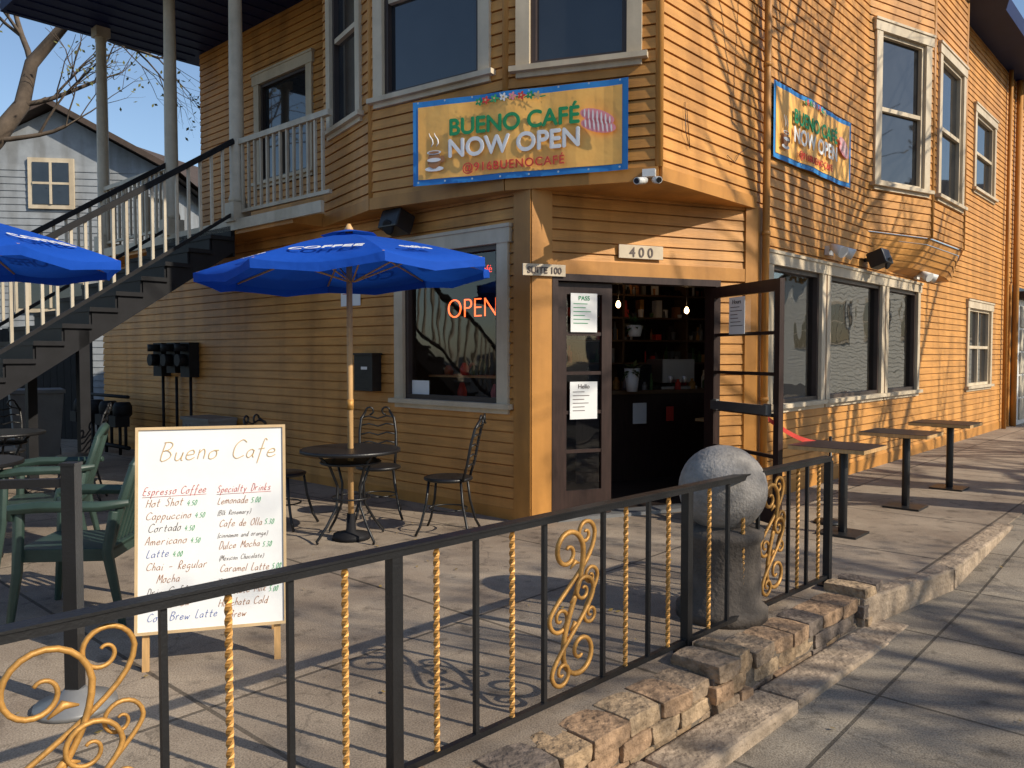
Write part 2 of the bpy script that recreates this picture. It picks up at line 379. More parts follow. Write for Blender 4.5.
# porch
po=M(FL); po.use(m_ocht)
po.box(-8.6,-3.02,-.40,1.15,2.86,3.0)
po.use(m_cream); po.box(-8.6,-2.45,-.44,-.40,2.90,3.02)
def column(x,y,z0,z1):
    po.box(x-.11,x+.11,y-.11,y+.11,z0,z0+.22); po.lathe([(.095,0),(.10,.05),(.085,.1),(.08,(z1-z0)*.5),(.07,z1-z0-.42),(.085,z1-z0-.38),(.085,z1-z0-.34)],(x,y,z0+.22),16)
    po.box(x-.10,x+.10,y-.10,y+.10,z1-.14,z1)
for u in (4.25,5.93,8.17): column(-u,-.36,3.0,6.3)
def rail(p0,p1,top=.92,n=None,matb=m_cream,mt=m_cream,r=.014,sp=.13):
    p0=Vector(p0);p1=Vector(p1); d=p1-p0; ln=d.length
    n=n or int(ln/sp)
    po.use(mt)
    for zz,s_ in ((top,.035),(.12,.022)):
        po.loft([p0+Vector((0,0,zz)),p1+Vector((0,0,zz))],s_*1.2,4,sm=False)
    po.use(matb)
    for k in range(1,n):
        q=p0+d*(k/n); po.box(q.x-r,q.x+r,q.y-r,q.y+r,q.z+.12,q.z+top)
rail((-4.25,-.36,3.0),(-2.42,-.34,3.0)); rail((-8.17,-.36,3.0),(-6.0,-.36,3.0)); rail((-8.5,.9,3.0),(-8.17,-.36,3.0))
po.obj('porch',bld)
# stairs
po=M(FL)
nst=17; rise=3.0/nst; tr=.262
po.use(m_dark)
for k in range(nst):
    v=.42+k*tr; z=3.0-(k+1)*rise
    po.box(-5.93,-4.22,-(v+tr+.03),-v,z-.045,z)
    po.box(-5.93,-4.27,-v-.02,-v,z,z+rise-.045)
sl=rise/tr
for xa,xb in ((-5.93,-5.87),(-4.30,-4.25)):
    for k in range(nst):
        v=.42+k*tr; z=3.0-(k+1)*rise
        zb0=max(0,z-.30+.12); zb1=max(0,z-.30-rise+.12)
        i=[po.av((xa,y,q)) for y,q in ((-v,z-.045),(-v-tr,z-.045),(-v-tr,zb1),(-v,zb0))]
        j=[po.av((xb,y,q)) for y,q in ((-v,z-.045),(-v-tr,z-.045),(-v-tr,zb1),(-v,zb0))]
        po.face(i); po.face(j[::-1]); po.face([i[2],i[3],j[3],j[2]])
po.box(-5.93,-4.25,-.42,-.40,2.6,2.95)
for x in (-4.22,-5.95):
    rail((x,-.42,2.98),(x,-.42-4.35,2.98-4.35*sl),top=.95,mt=m_dark,sp=.16)
    po.use(m_cream); po.box(x-.06,x+.06,-4.9,-4.78,0,1.15)
for v,z in ((2.07,1.75),(3.4,.9)):
    for x in (-4.3,-5.9):
        po.use(m_dark); po.box(x-.05,x+.05,-v-.05,-v+.05,0,z)
po.obj('porch_staircase',bld)
# -------- door parts
dr=M(FC); dr.use(m_door)
dr.box(.17,.225,-.05,.12,0,2.15); dr.box(1.865,1.92,-.05,.12,0,2.15); dr.box(.225,1.865,-.05,.12,2.09,2.15)
dr.use(m_grey); dr.box(.225,1.865,-.06,.15,.0,.03)
def leaf(m,x0,x1,y,z0,z1,rows,cols,th=.045,st_=.085):
    m.use(m_door)
    m.box(x0,x0+st_,y-th/2,y+th/2,z0,z1); m.box(x1-st_,x1,y-th/2,y+th/2,z0,z1)
    m.box(x0+st_,x1-st_,y-th/2,y+th/2,z1-.1,z1); m.box(x0+st_,x1-st_,y-th/2,y+th/2,z0,z0+.22)
    for k in range(1,rows):
        zz=z0+.22+(z1-.1-z0-.22)*k/rows; m.box(x0+st_,x1-st_,y-.015,y+.015,zz-.015,zz+.015)
    m.use(m_glass); m.poly([(x0+st_,y,z0+.22),(x1-st_,y,z0+.22),(x1-st_,y,z1-.1),(x0+st_,y,z1-.1)])
leaf(dr,.235,.785,.03,.035,2.08,5,1,st_=.1)
H=Vector((1.89,7.57)); D=Vector((2.22,6.55))
FD=frame(H,D)
dr.T=FD; leaf(dr,.0,1.05,0,.035,2.08,5,1,st_=.07)
dr.use(m_steel); dr.box(.1,.95,-.075,-.05,.95,1.03); dr.box(.1,.16,-.05,-.02,.94,1.04); dr.box(.88,.95,-.05,-.02,.94,1.04)
dr.obj('entrance_doors',bld)
trim.obj('trim_and_window_frames',bld); gl.obj('window_glass',bld)
def paper(name,F,x,y,z,w,h_,m=m_white,lines=6,head=None,ink=m_txt,face=-1):
    p=M(F); p.use(m); p.box(x-w/2,x+w/2,y-.002,y+.002,z-h_/2,z+h_/2)
    p.use(ink)
    for k in range(lines):
        zz=z+h_*.22-k*h_*.1; ww=w*R_(.4,.8)
        p.box(x-w*.4,x-w*.4+ww,y+face*.004,y+face*.002,zz,zz+h_*.018)
    o=p.obj(name)
    if head: text('heading',head,F,x,y+face*.004,z+h_*.32,h_*.16,ink,o)
    return o
paper('inspection_placard',FC,.50,-.0,1.82,.26,.34,head='PASS',ink=m_green)
paper('door_notice',FC,.50,-.0,1.05,.27,.33,head='Hello')
p=paper('door_notice',FD,.45,-.03,1.80,.24,.33,head='Hours')
paper('wall_notice',FL,-2.52,-.03,2.12,.34,.3,head='NO PARKING',ink=m_red,lines=4)
def plate(name,F,x,y,z,w,h_,s,size):
    p=M(F); p.use(m_trim); p.box(x-w/2,x+w/2,y-.012,y,z-h_/2,z+h_/2); o=p.obj(name,bevel=.003)
    bold('letters',s,F,x,y-.014,z-size*.36,size,m_txt,o,d=.002); return o
plate('suite_sign',FC,.085,-.06,2.17,.40,.10,'SUITE 100',.075)
plate('address_sign',FC,1.05,-.04,2.37,.46,.12,'4 0 0',.12)

# -------- banners
def banner(name,F,w,hh,z):
    b=M(F); b.use(m_bblue)
    n=24
    def wav(x): return .010*math.sin(x*5)+.007*math.sin(x*11+1)
    for k in range(n):
        a=w*k/n; c=w*(k+1)/n
        b.poly([(a,wav(a),z),(c,wav(c),z),(c,wav(c),z+hh),(a,wav(a),z+hh)],True)
    b.use(m_borg); bd=.05
    for k in range(n):
        a=bd+(w-2*bd)*k/n; c=bd+(w-2*bd)*(k+1)/n
        b.poly([(a,wav(a)-.005,z+bd),(c,wav(c)-.005,z+bd),(c,wav(c)-.005,z+hh-bd),(a,wav(a)-.005,z+hh-bd)],True)
    def disc(x,zz,rx,rz,m,y=-.024,n=14,rot=0):
        b.use(m); b.poly([(x+rx*math.cos(t)*math.cos(rot)-rz*math.sin(t)*math.sin(rot),y,zz+rx*math.cos(t)*math.sin(rot)+rz*math.sin(t)*math.cos(rot)) for t in [2*math.pi*i/n for i in range(n)]][::1])
    disc(.22,z+.13,.09,.022,m_white,-.026); disc(.22,z+.205,.065,.075,m_inkb,-.028); 
    disc(.22,z+.27,.068,.018,m_white,-.030); disc(.22,z+.27,.052,.011,m_inkb,-.032); disc(.295,z+.21,.025,.03,m_inkb,-.027)
    disc(.22,z+.205,.066,.018,m_white,-.031)
    b.use(m_white)
    for q in (-.03,.02): b.loft([(.22+q+.02*math.sin(i*1.2),-.026,z+.32+i*.03) for i in range(5)],[.002,.006,.006,.005,.002],6)
    for cx,cz,ro in ((w-.25,z+hh*.60,-.35),(w-.24,z+hh*.50,-.25)):
        disc(cx,cz,.15,.055,m_pink,-.025,20,rot=ro)
        for k in range(7):
            t=-.11+k*.037; e=.05*math.sqrt(max(0,1-(t/.15)**2))
            disc(cx+t*math.cos(ro),cz+t*math.sin(ro),.007,e,m_white,-.0275,8,rot=ro+.35)
    for k,(dx,c) in enumerate(zip((-.26,-.20,-.12,-.04,.04,.12,.2,.26),(m_green,m_red,m_inkg,m_white,m_pink,m_red,m_green,m_inky))):
        zz=z+hh-.075+.025*math.cos(dx*5)
        for q in range(5):
            disc(w*.47+dx+.02*math.cos(q*1.256),zz+.02*math.sin(q*1.256),.018,.011,c,-.026-.001*q,8,rot=q*1.256)
        disc(w*.47+dx,zz,.010,.010,m_inky,-.034,8)
        disc(w*.47+dx+.045,zz-.012,.03,.006,m_green,-.025,8,rot=R_(-.6,.6))
    for k in range(8):
        for zz in (z+.02,z+hh-.02): disc(w*(k+.25)/7.5,zz,.009,.009,m_steel,-.024,8)
    o=b.obj(name)
    bold('line_1','BUENO CAFÉ',F,w*.49,-.026,z+hh*.555,.195,m_green,o,d=.006,sx=1.0)
    bold('line_2','NOW OPEN',F,w*.49,-.026,z+hh*.30,.215,m_white,o,d=.007,sx=1.0)
    bold('line_3','@916BUENOCAFÉ',F,w*.49,-.026,z+hh*.115,.10,m_red,o,d=.001,spacing=1.15)
    return o
FBn=frame((-.875,7.13),(.93,6.48)); banner('cafe_banner',FBn,1.92,.73,2.94)
FRb=FR@Matrix.Translation((2.0,-.06,0)); banner('cafe_banner',FRb,2.04,.75,3.40)

# -------- wall fittings
m=M(FL); m.use(m_black); m.box(-2.32,-2.02,-.14,-.02,1.08,1.45); m.box(-2.34,-2.0,-.16,-.02,1.45,1.47); m.use(m_white); m.box(-2.2,-2.1,-.144,-.14,1.3,1.33); m.obj('wall_mailbox',bevel=.01)
m=M(FL); m.use(m_dark)
for k in range(3):
    x=-6.9+k*.42
    m.box(x-.13,x+.13,-.16,-.02,1.15+.05*(k%2),1.62); m.lathe([(.09,0),(.09,.1)],(x,-.2,1.5),14)
    m.cyl((x,-.16,1.38),(x,-.27,1.38),.085,n=14); m.cyl((x,-.08,.0),(x,-.08,1.15),.02)
m.obj('electric_meters')
m=M(FL); m.use(m_grey)
m.box(-5.6,-4.9,-.42,-.05,.35,.62); m.box(-5.62,-4.88,-.44,-.05,.62,.66)
for x in (-5.55,-4.95): m.box(x-.02,x+.02,-.38,-.34,0,.35); m.box(x-.02,x+.02,-.1,-.06,0,.35)
for k in range(6): m.box(-5.55+.1*k,-5.50+.1*k,-.43,-.42,.4,.57)
m.obj('utility_cabinet')
m=M(FL); m.use(m_dark)
for k in range(4):
    x=-8.9+.5*k
    m.lathe([(.10,0),(.13,.04),(.13,.16),(.10,.22)],(x,-.45,.55),14); m.box(x-.12,x+.12,-.6,-.4,.42,.58); m.cyl((x-.1,-.45,0),(x-.1,-.45,.5),.022); m.cyl((x+.1,-.45,.1),(x+.1,-.45,.5),.022)
m.cyl((-9.1,-.45,.12),(-7.2,-.45,.12),.03); m.cyl((-9.1,-.45,.85),(-7.2,-.45,.85),.025)
m.obj('gas_meters')
p=LP(7.3,1.6); m=M(Matrix.Translation((p.x,p.y,0))@Matrix.Rotation(.6,4,'Z')); m.use(m_bin)
i=[m.av(q) for q in ((-.24,-.26,.08),(.24,-.26,.08),(.24,.24,.08),(-.24,.24,.08))]; j=[m.av(q) for q in ((-.30,-.34,.95),(.30,-.34,.95),(.30,.32,.95),(-.30,.32,.95))]
m.face(i[::-1]); m.face(j)
for k in range(4): m.face([i[k],i[(k+1)%4],j[(k+1)%4],j[k]])
m.box(-.32,.32,-.36,.36,.95,1.0); m.cyl((-.28,.4,.93),(.28,.4,.93),.02); m.use(m_black); m.cyl((-.30,.24,.1),(-.24,.24,.1),.1,n=16); m.cyl((.24,.24,.1),(.30,.24,.1),.1,n=16); m.obj('wheeled_bin',bevel=.02)
def speaker(F,x,z,nm='wall_speaker'):
    m=M(F); m.use(m_black); m.box(x-.14,x+.14,-.3,-.1,z-.09,z+.1,Matrix.Rotation(-.35,3,'X')); m.box(x-.02,x+.02,-.12,0,z-.02,z+.03)
    m.use(m_dark); m.cyl((x,-.29,z-.05),(x,-.315,z-.058),.075,n=16); m.obj(nm,bevel=.015)
speaker(FL,-1.55,2.72); speaker(FR,4.72,2.62)
def flood(s,z):
    m=M(FR); m.use(m_offw); m.box(s-.07,s+.07,-.07,-.02,z-.05,z+.05)
    for q in (-1,1):
        m.loft([(s+.04*q,-.06,z),(s+.09*q,-.12,z+.02)],.015); m.loft([(s+.08*q,-.1,z+.04),(s+.12*q,-.17,z),(s+.16*q,-.26,z-.05)],[.03,.05,.065],12)
    m.obj('security_floodlight')
flood(3.5,2.62); flood(6.8,2.58)
m=M(F2); m.use(m_offw); m.box(1.18,1.28,-.10,-.03,ZS+.0,ZS+.06); m.cyl((1.2,-.09,ZS-.03),(1.16,-.24,ZS-.06),.028,n=12); m.cyl((1.28,-.09,ZS-.03),(1.33,-.22,ZS-.06),.028,n=12); m.use(m_black); m.cyl((1.16,-.24,ZS-.06),(1.158,-.245,ZS-.062),.022,n=12); m.cyl((1.33,-.22,ZS-.06),(1.332,-.225,ZS-.062),.022,n=12); m.obj('security_camera')
m=M(FR); m.use(m_ocht); m.cyl((1.78,-.09,.15),(1.78,-.09,ZE),.035,n=10); m.cyl((13.3,-.1,.0),(13.3,-.1,ZE),.06,n=10); m.cyl((12.5,-.09,.0),(12.5,-.09,ZE),.04,n=10)
for z in (1,2.6,4.2,5.8): m.cyl((1.78,-.09,z),(1.78,-.09,z+.04),.042,n=10)
m.obj('downpipes',bld)
m=M(FR); m.use(m_black)
m.loft([(.35,-.03,3.55),(.33,-.05,3.3),(.42,-.04,3.18),(.38,-.03,3.5)],.003,5); m.loft([(1.1,-.03,3.25),(1.2,-.05,3.2),(1.3,-.05,3.3),(1.5,-.04,3.4)],.003,5)
m.obj('loose_cables',bld)
o=text('open_neon_sign','OPEN',FL,-.80,.075,1.80,.26,m_neon,ext=.003,off=-.006)
o=text('neon_lettering','café',FL,-.62,.075,2.20,.10,m_neonr,ext=.003,off=-.002)
m=M(FL); m.use(m_white); m.box(-1.6,-1.35,.03,.034,1.06,1.2); m.obj('window_sticker')
m=M(FL); m.use(m_wood)
for z in (1.0,1.25): m.box(-1.6,-.4,.25,.55,z-.02,z)
for k in range(14):
    x=R_(-1.5,-.5); z=random.choice((1.0,1.25)); hgt=R_(.08,.2); m.use(random.choice((m_white,m_inkb,m_pink,m_plant,m_red,m_gold))); m.lathe([(.04,0),(.05,hgt*.5),(.02,hgt)],(x,R_(.3,.5),z),10)
m.obj('display_shelf')
# interior furniture
m=M(FC); m.use(m_door); m.box(1.3,3.6,1.7,2.2,.01,1.0); m.use(m_shelf); m.box(1.25,3.65,1.65,2.25,1.0,1.04)
SX0,SX1=1.6,4.6
for z in (1.35,1.65,1.95,2.25): m.box(SX0,SX1,2.9,3.2,z-.025,z)
for x in (1.6,2.6,3.6,4.57): m.box(x,x+.03,2.9,3.2,.1,2.4)
ch=(m_white,m_inkb,m_plant,m_red,m_gold,m_grey,m_dark,m_dark,m_door,m_dark,m_bin)
for k in range(150):
    x=R_(SX0+.05,SX1-.1); z=random.choice((1.35,1.65,1.95,2.25)); hgt=R_(.07,.24); r=R_(.02,.045); m.use(random.choice(ch))
    if k%3==0: m.box(x-r,x+r,2.98,3.1,z,z+hgt)
    elif k%3==1: m.lathe([(r,0),(r,hgt*.6),(r*.4,hgt*.75),(r*.4,hgt)],(x,R_(2.95,3.15),z),8)
    else: m.lathe([(r*.8,0),(r,hgt*.5)],(x,R_(2.95,3.15),z),8)
for k in range(24):
    x=R_(1.4,3.5); hgt=R_(.08,.3); r=R_(.02,.05); m.use(random.choice((m_white,m_steel,m_plant,m_red,m_gold,m_grey,m_dark,m_dark))); m.lathe([(r,0),(r,hgt*.6),(r*.5,hgt*.8),(r*.5,hgt)],(x,R_(1.75,2.1),1.04),10)
m.use(m_steel); m.box(2.5,2.95,1.8,2.15,1.12,1.40); m.box(2.47,2.98,1.78,2.17,1.04,1.08); m.cyl((2.6,1.78,1.12),(2.6,1.78,1.2),.03); m.cyl((2.8,1.78,1.12),(2.8,1.78,1.2),.03); m.use(m_dark); m.box(2.05,2.35,1.8,2.1,1.04,1.34)
m.use(m_white); m.box(2.0,2.18,1.64,1.65,.66,.9); m.use(m_red); m.box(2.45,2.55,1.64,1.65,.68,.85)
m.obj('service_counter',bevel=.004)
m=M(FC)  # hanging bulbs added to brighten the dark room behind the door
for x,y,z in ((1.95,1.9,2.0),(2.9,1.9,1.95),(2.7,2.7,2.5)):
    m.use(m_black); m.cyl((x,y,ZS),(x,y,z+.1),.006,n=5); m.use(m_warm); m.lathe([(.01,0),(.03,.02),(.03,.05),(.012,.08)],(x,y,z),6)
m.obj('added_fill_bulbs')
m=M(FC); m.use(m_plant)
for c in ((1.75,1.2,1.80),(1.9,1.5,1.3)):
    for k in range(70):
        d=Vector((random.gauss(0,1),random.gauss(0,1),random.gauss(0,.6)-.3)).normalized(); p0=Vector(c); p1=p0+d*R_(.08,.2); s_=d.cross(Vector((0,0,1))).normalized()*.02
        m.poly([p0,p0.lerp(p1,.6)+s_,p1,p0.lerp(p1,.6)-s_])
m.use(m_white); m.lathe([(.06,-.12),(.09,0)],(1.75,1.2,1.77),14); m.lathe([(.06,-.26),(.09,0)],(1.9,1.5,1.3),14)
m.use(m_black); m.cyl((1.75,1.2,1.77),(1.75,1.2,ZS),.004,n=4)
m.obj('potted_plants')
m=M(FR)
for k in range(5):
    s=2.6+k*1.0; m.use(m_wood); m.box(s-.3,s+.3,.35,.95,.72,.75); m.use(m_black); m.cyl((s,.65,0),(s,.65,.72),.03); m.use(random.choice((m_white,m_plant,m_red))); m.lathe([(.05,0),(.06,.1),(.05,.2)],(s+.1,.5,.75),10)
m.obj('interior_tables')

# ---------------------------------------------------------------- ground
g=M(); g.use(m_asph)
g.poly([(-400,-400,-.5),(400,-400,-.5),(400,400,-.5),(-400,400,-.5)]); g.obj('ground')
pt=M(); pt.use(m_patio)
fo=Vector((.707,-.707))
def FP(t,o=0): return Vector((1.98-.7071*t,4.98-.7071*t))+fo*o
pc=[FP(9,.12),FP(.02,.12),Vector((2.10,4.76)),Vector((2.96,5.40)),RP(24,2.05),RP(24,-7),LP(13,-6),LP(16,0),Vector((-16,0)),]
pt.prism([(p.x,p.y) for p in pc],-.49,0); pt.obj('patio')
sw=M(); sw.use(m_walk)
S_=[(-25,-.30),(-5,-.28),(.4,-.14),(2.4,-.012),(40,-.012)]
def zz(s):
    for (a,za),(b,zb) in zip(S_[:-1],S_[1:]):
        if s<=b: return za+(zb-za)*(s-a)/(b-a)
    return S_[-1][1]
ss=[-25,-12,-5,-3.5,-2,-1,.4,1.5,2.4,3.5,4.5,10,24,40]
for a,b in zip(ss[:-1],ss[1:]):
    lo=1.9 if a>=.4 else -2
    p,q,r,t=RP(a,lo),RP(a,7.5),RP(b,7.5),RP(b,lo)
    sw.poly([(p.x,p.y,zz(a)),(q.x,q.y,zz(a)),(r.x,r.y,zz(b)),(t.x,t.y,zz(b))])
sw.use(m_curb)
for a,b in zip(ss[:-1],ss[1:]):
    p,q=RP(a,7.5),RP(b,7.5); sw.poly([(p.x,p.y,zz(a)),(p.x,p.y,-.5),(q.x,q.y,-.5),(q.x,q.y,zz(b))])
sw.obj('sidewalk')
FF=Matrix(((.7071,-(.7071),0,FP(0).x),(.7071,.7071,0,FP(0).y),(0,0,1,0),(0,0,0,1)))
m=M(FF); m.use(m_curb)
x=-8
while x<.05:
    x2=min(x+R_(.9,1.4),.12); m.box(x,x2-.008,-.47-R_(0,.012),-.26,-.45,-.15-R_(0,.014),j=.006); x=x2
m.obj('kerb',bevel=.02)
m=M(); m.use(m_curb)
Fk=frame((2.10,4.76),(2.96,5.40)); m.T=Fk; m.box(-.05,1.08,-.05,.06,-.45,.004); m.T=Matrix()
m.T=FR; m.box(.42,2.3,-2.10,-1.96,-.45,.004); m.obj('patio_kerb',bevel=.015)
def subbox(m,x0,x1,y0,y1,z0,z1,nz=.003):
    nx,ny,nz_=3,2,2; idx={}
    skew=R_(-.005,.005)
    for i in range(nx+1):
        for j in range(ny+1):
            for k in range(nz_+1):
                if 0<i<nx and 0<j<ny and 0<k<nz_: continue
                px=x0+(x1-x0)*i/nx; py=y0+(y1-y0)*j/ny; pz=z0+(z1-z0)*k/nz_
                c=(i in(0,nx))+(j in(0,ny))+(k in(0,nz_)); pull=R_(.0,.008) if c==3 else 0
                px+=(1 if px<(x0+x1)/2 else -1)*pull; py+=(1 if py<(y0+y1)/2 else -1)*pull; pz+=(1 if pz<(z0+z1)/2 else -1)*pull
                idx[i,j,k]=m.av((px+R_(-nz,nz),py+R_(-nz,nz)+skew*(i-1.5),pz+R_(-nz,nz)))
    for i in range(nx):
        for j in range(ny):
            m.face([idx[i,j,nz_],idx[i+1,j,nz_],idx[i+1,j+1,nz_],idx[i,j+1,nz_]]); m.face([idx[i,j+1,0],idx[i+1,j+1,0],idx[i+1,j,0],idx[i,j,0]])
    for i in range(nx):
        for k in range(nz_):
            m.face([idx[i,0,k],idx[i+1,0,k],idx[i+1,0,k+1],idx[i,0,k+1]]); m.face([idx[i,ny,k+1],idx[i+1,ny,k+1],idx[i+1,ny,k],idx[i,ny,k]])
    for j in range(ny):
        for k in range(nz_):
            m.face([idx[0,j+1,k],idx[0,j,k],idx[0,j,k+1],idx[0,j+1,k+1]]); m.face([idx[nx,j,k],idx[nx,j+1,k],idx[nx,j+1,k+1],idx[nx,j,k+1]])
m=M(FF)
m.use(m_mort); m.box(-8,.10,-.235,-.0,-.46,-.006)
def brickrow(x0,x1,y0,y1,z0,z1,w=.22,jz=.005):
    x=x0+R_(-.05,0)
    while x<x1-.04:
        x2=min(x+w*R_(.75,1.2),x1)
        m.use(random.choice(m_bricks)); a=R_(-.008,.012)
        subbox(m,x+.003,x2-.003,y0-a,y1,z0+.003,z1-.002+R_(-jz,jz)); x=x2
for zc,hh in ((-.235,.08),(-.155,.08),(-.075,.08)):
    brickrow(-8,.1,-.245,-.12,zc-hh,zc,.21)
brickrow(-8,.1,-.25,-.05,-.075,.008,.20,.006)
for c in (.04,-1.62,-3.4):
    for k in range(5):
        z0=-.38+k*.088; xx=c-.15
        brickrow(xx,xx+.30,-.285,-.03,z0,z0+.088,.19)
m.obj('brick_retaining_wall',bevel=.004)

# ---------------------------------------------------------------- fence
fn=M(FF)
fn.use(m_black)
ZT=.80;ZB=.05
fn.box(-8,.0,-.022,.022,ZT-.012,ZT+.012); fn.box(-8,0,-.028,.028,ZT+.012,ZT+.02); fn.box(-8,0,-.012,.012,ZB,ZB+.022)
def bal(t,kind):
    x=-t
    if kind=='b': fn.use(m_black); fn.box(x-.009,x+.009,-.009,.009,ZB+.02,ZT-.01)
    elif kind=='p': fn.use(m_black); fn.box(x-.021,x+.021,-.021,.021,-.02,ZT-.01); fn.box(x-.045,x+.045,-.045,.045,.0,.012)
    else:
        fn.use(m_gold); n=72; fn.loft([(x,0,ZB+.02+(ZT-ZB-.03)*k/n) for k in range(n+1)],.0115,4,tw=.5,sm=False)
pat=[(0,'p'),(.14,'g'),(.30,'b'),(.42,'g'),(.54,'b'),(.90,'b'),(1.06,'g'),(1.22,'b'),(1.40,'g'),(1.60,'p'),(1.76,'g'),(1.92,'b'),(2.09,'g'),(2.25,'b'),(2.62,'b'),(2.80,'g'),(2.985,'b'),(3.17,'g'),(3.35,'p'),(3.54,'g'),(3.73,'b'),(3.92,'g'),(4.10,'b'),(4.58,'b'),(4.72,'g'),(4.87,'b'),(5.1,'p'),(5.3,'g'),(5.5,'b'),(5.7,'g'),(5.9,'b'),(6.1,'g'),(6.3,'b'),(6.8,'p')]
for t,k in pat: bal(t,k)
def spir(cx,cz,r,a_out,turns,dirn,n=30):
    pts=[]
    for k in range(n+1):
        f=k/n; ang=a_out-dirn*turns*2*math.pi*(1-f); rr=r*(.14+.86*f**1.1); pts.append((cx+rr*math.cos(ang),cz+rr*math.sin(ang)))
    return pts
def bez(p0,p1,p2,p3,n=14):
    return [tuple((1-t)**3*p0[i]+3*(1-t)**2*t*p1[i]+3*(1-t)*t*t*p2[i]+t**3*p3[i] for i in (0,1)) for t in [k/n for k in range(1,n)]]
def scroll(c,w,f=1,tk=1):
    fn.use(m_gold); h=ZT-ZB-.04; z0=ZB+.03
    def U(pts): return [(c+f*x*w,0,z0+z*h) for x,z in pts]
    def S(cx1,cz1,r1,cx2,cz2,r2,th,y=0,k1=.25,k2=.25):
        asp=w/h
        s1=[(cx1+x,cz1+z*asp) for x,z in spir(0,0,r1,0,1.35,-1)]
        s2=[(cx2+x,cz2+z*asp) for x,z in spir(0,0,r2,math.pi,1.35,-1)]
        mid=bez(s1[-1],(s1[-1][0],s1[-1][1]-k1),(s2[-1][0],s2[-1][1]+k2),s2[-1])
        pts=s1+mid+s2[::-1]
        P=U(pts); n=len(P); rs=[th*tk*(.75+.5*math.sin(math.pi*i/(n-1))) for i in range(n)]
        fn.loft([(p[0],y,p[2]) for p in P],rs,6)
    S(-.12,.80,.27,.10,.20,.30,.0095)
    S(.22,.88,.17,-.22,.42,.18,.008,.010,.2,.1)
    S(.12,.56,.18,-.25,.12,.17,.008,-.010,.12,.1)
    S(.30,.62,.13,.30,.40,.12,.007,.006,.06,.06)
    for cz_ in (.5,.34,.70):
        fn.loft(U([(-.08,cz_),(0,cz_+.035),(.08,cz_+.02)]),[.003,.012,.003],6)
scroll(-2.435,.36); scroll(-.72,.34); scroll(-4.34,.44,1,.75); scroll(-6.55,.4)
fn.obj('wrought_iron_fence',bevel=.0)
m=M(); m.use(m_black)
x,y=-1.80,3.25
m.box(x-.028,x+.028,y-.028,y+.028,0,1.0); m.box(x-.032,x+.032,y-.032,y+.032,1.0,1.012)
m.use(m_grey); m.lathe([(.16,0),(.155,.02),(.06,.05),(.04,.08)],(x,y,.002),20)
m.use(m_black); m.loft([(x,y,.93),(x-1.8,y-.35,.93)],.025,4,sm=False); m.loft([(x-1.8,y-.35,0),(x-1.8,y-.35,1.0)],.03,4,sm=False)
m.use(m_wood); m.T=frame((x-1.8,y-.1),(x-.12,y+.18)); m.box(0,1.3,-.0,.25,.90,.925)
m.obj('patio_rail_post')

m=M(); m.use(m_ped); c=(1.17,4.42,0)
m.lathe([(.25,0),(.25,.06),(.215,.09),(.205,.42),(.225,.45),(.225,.49),(.15,.51),(.12,.53)],c,28)
m.use(m_ball); prof=[(.24*math.sin(math.pi*k/18)+.001,.71-.24*math.cos(math.pi*k/18)) for k in range(19)]
m.lathe(prof,c,36); m.obj('ball_bollard')

m=M(); m.use(m_red)
a=Vector((2.12,6.6,.90)); b=Vector((2.72,6.85,.66))
pts=[a.lerp(b,k/10)+Vector((0,0,-.05*math.sin(math.pi*k/10))) for k in range(11)]
for p,q in zip(pts[:-1],pts[1:]): m.poly([p,q,q+Vector((0,0,.04)),p+Vector((0,0,.04))])
m.use(m_black); m.cyl((2.74,6.86,0),(2.74,6.86,.75),.012); m.lathe([(.13,0),(.12,.02),(.03,.03)],(2.74,6.86,.003),18)
m.obj('barrier_strap',solid=.003)

# ---------------------------------------------------------------- furniture
def pedtable(s,o=1.17,z=.72):
    m=M(FR@Matrix.Translation((s,-o,0))); m.use(m_black)
    m.cyl((0,0,.01),(0,0,z-.04),.035,n=12); m.box(-.16,.16,-.16,.16,0,.018); m.box(-.15,.15,-.15,.15,z-.05,z-.04)
    m.use(m_wood); m.box(-.27,.27,-.25,.35,z-.035,z-.003); m.use(m_door); m.box(-.273,.273,-.253,.353,z-.003,z)
    m.obj('sidewalk_table',bevel=.004)
for s,o in ((.98,1.14),(2.53,1.17),(4.0,1.19)): pedtable(s,o)
def bistro_table(x,y,r=.39,hole=True):
    m=M(); m.use(m_black); m.lathe([(r-.02,.685),(r,.69),(r,.712),(r-.01,.716)],(x,y,0),36)
    m.lathe([(r*.6,.60),(r*.6+.008,.61),(r*.6,.62)],(x,y,0),24)
    m.loft([(x+.15*math.cos(a),y+.15*math.sin(a),.33) for a in [i*math.pi/8 for i in range(17)]],.008,6)
    for k in range(4):
        a=math.pi/4+k*math.pi/2
        prof=[(.30,0),(.31,.015),(.22,.12),(.13,.26),(.12,.42),(.19,.58),(.30,.685)]
        m.loft([(x+r_*math.cos(a),y+r_*math.sin(a),z_+.008) for r_,z_ in prof],.011,6)
    m.obj('bistro_table')
bistro_table(-1.27,6.27)
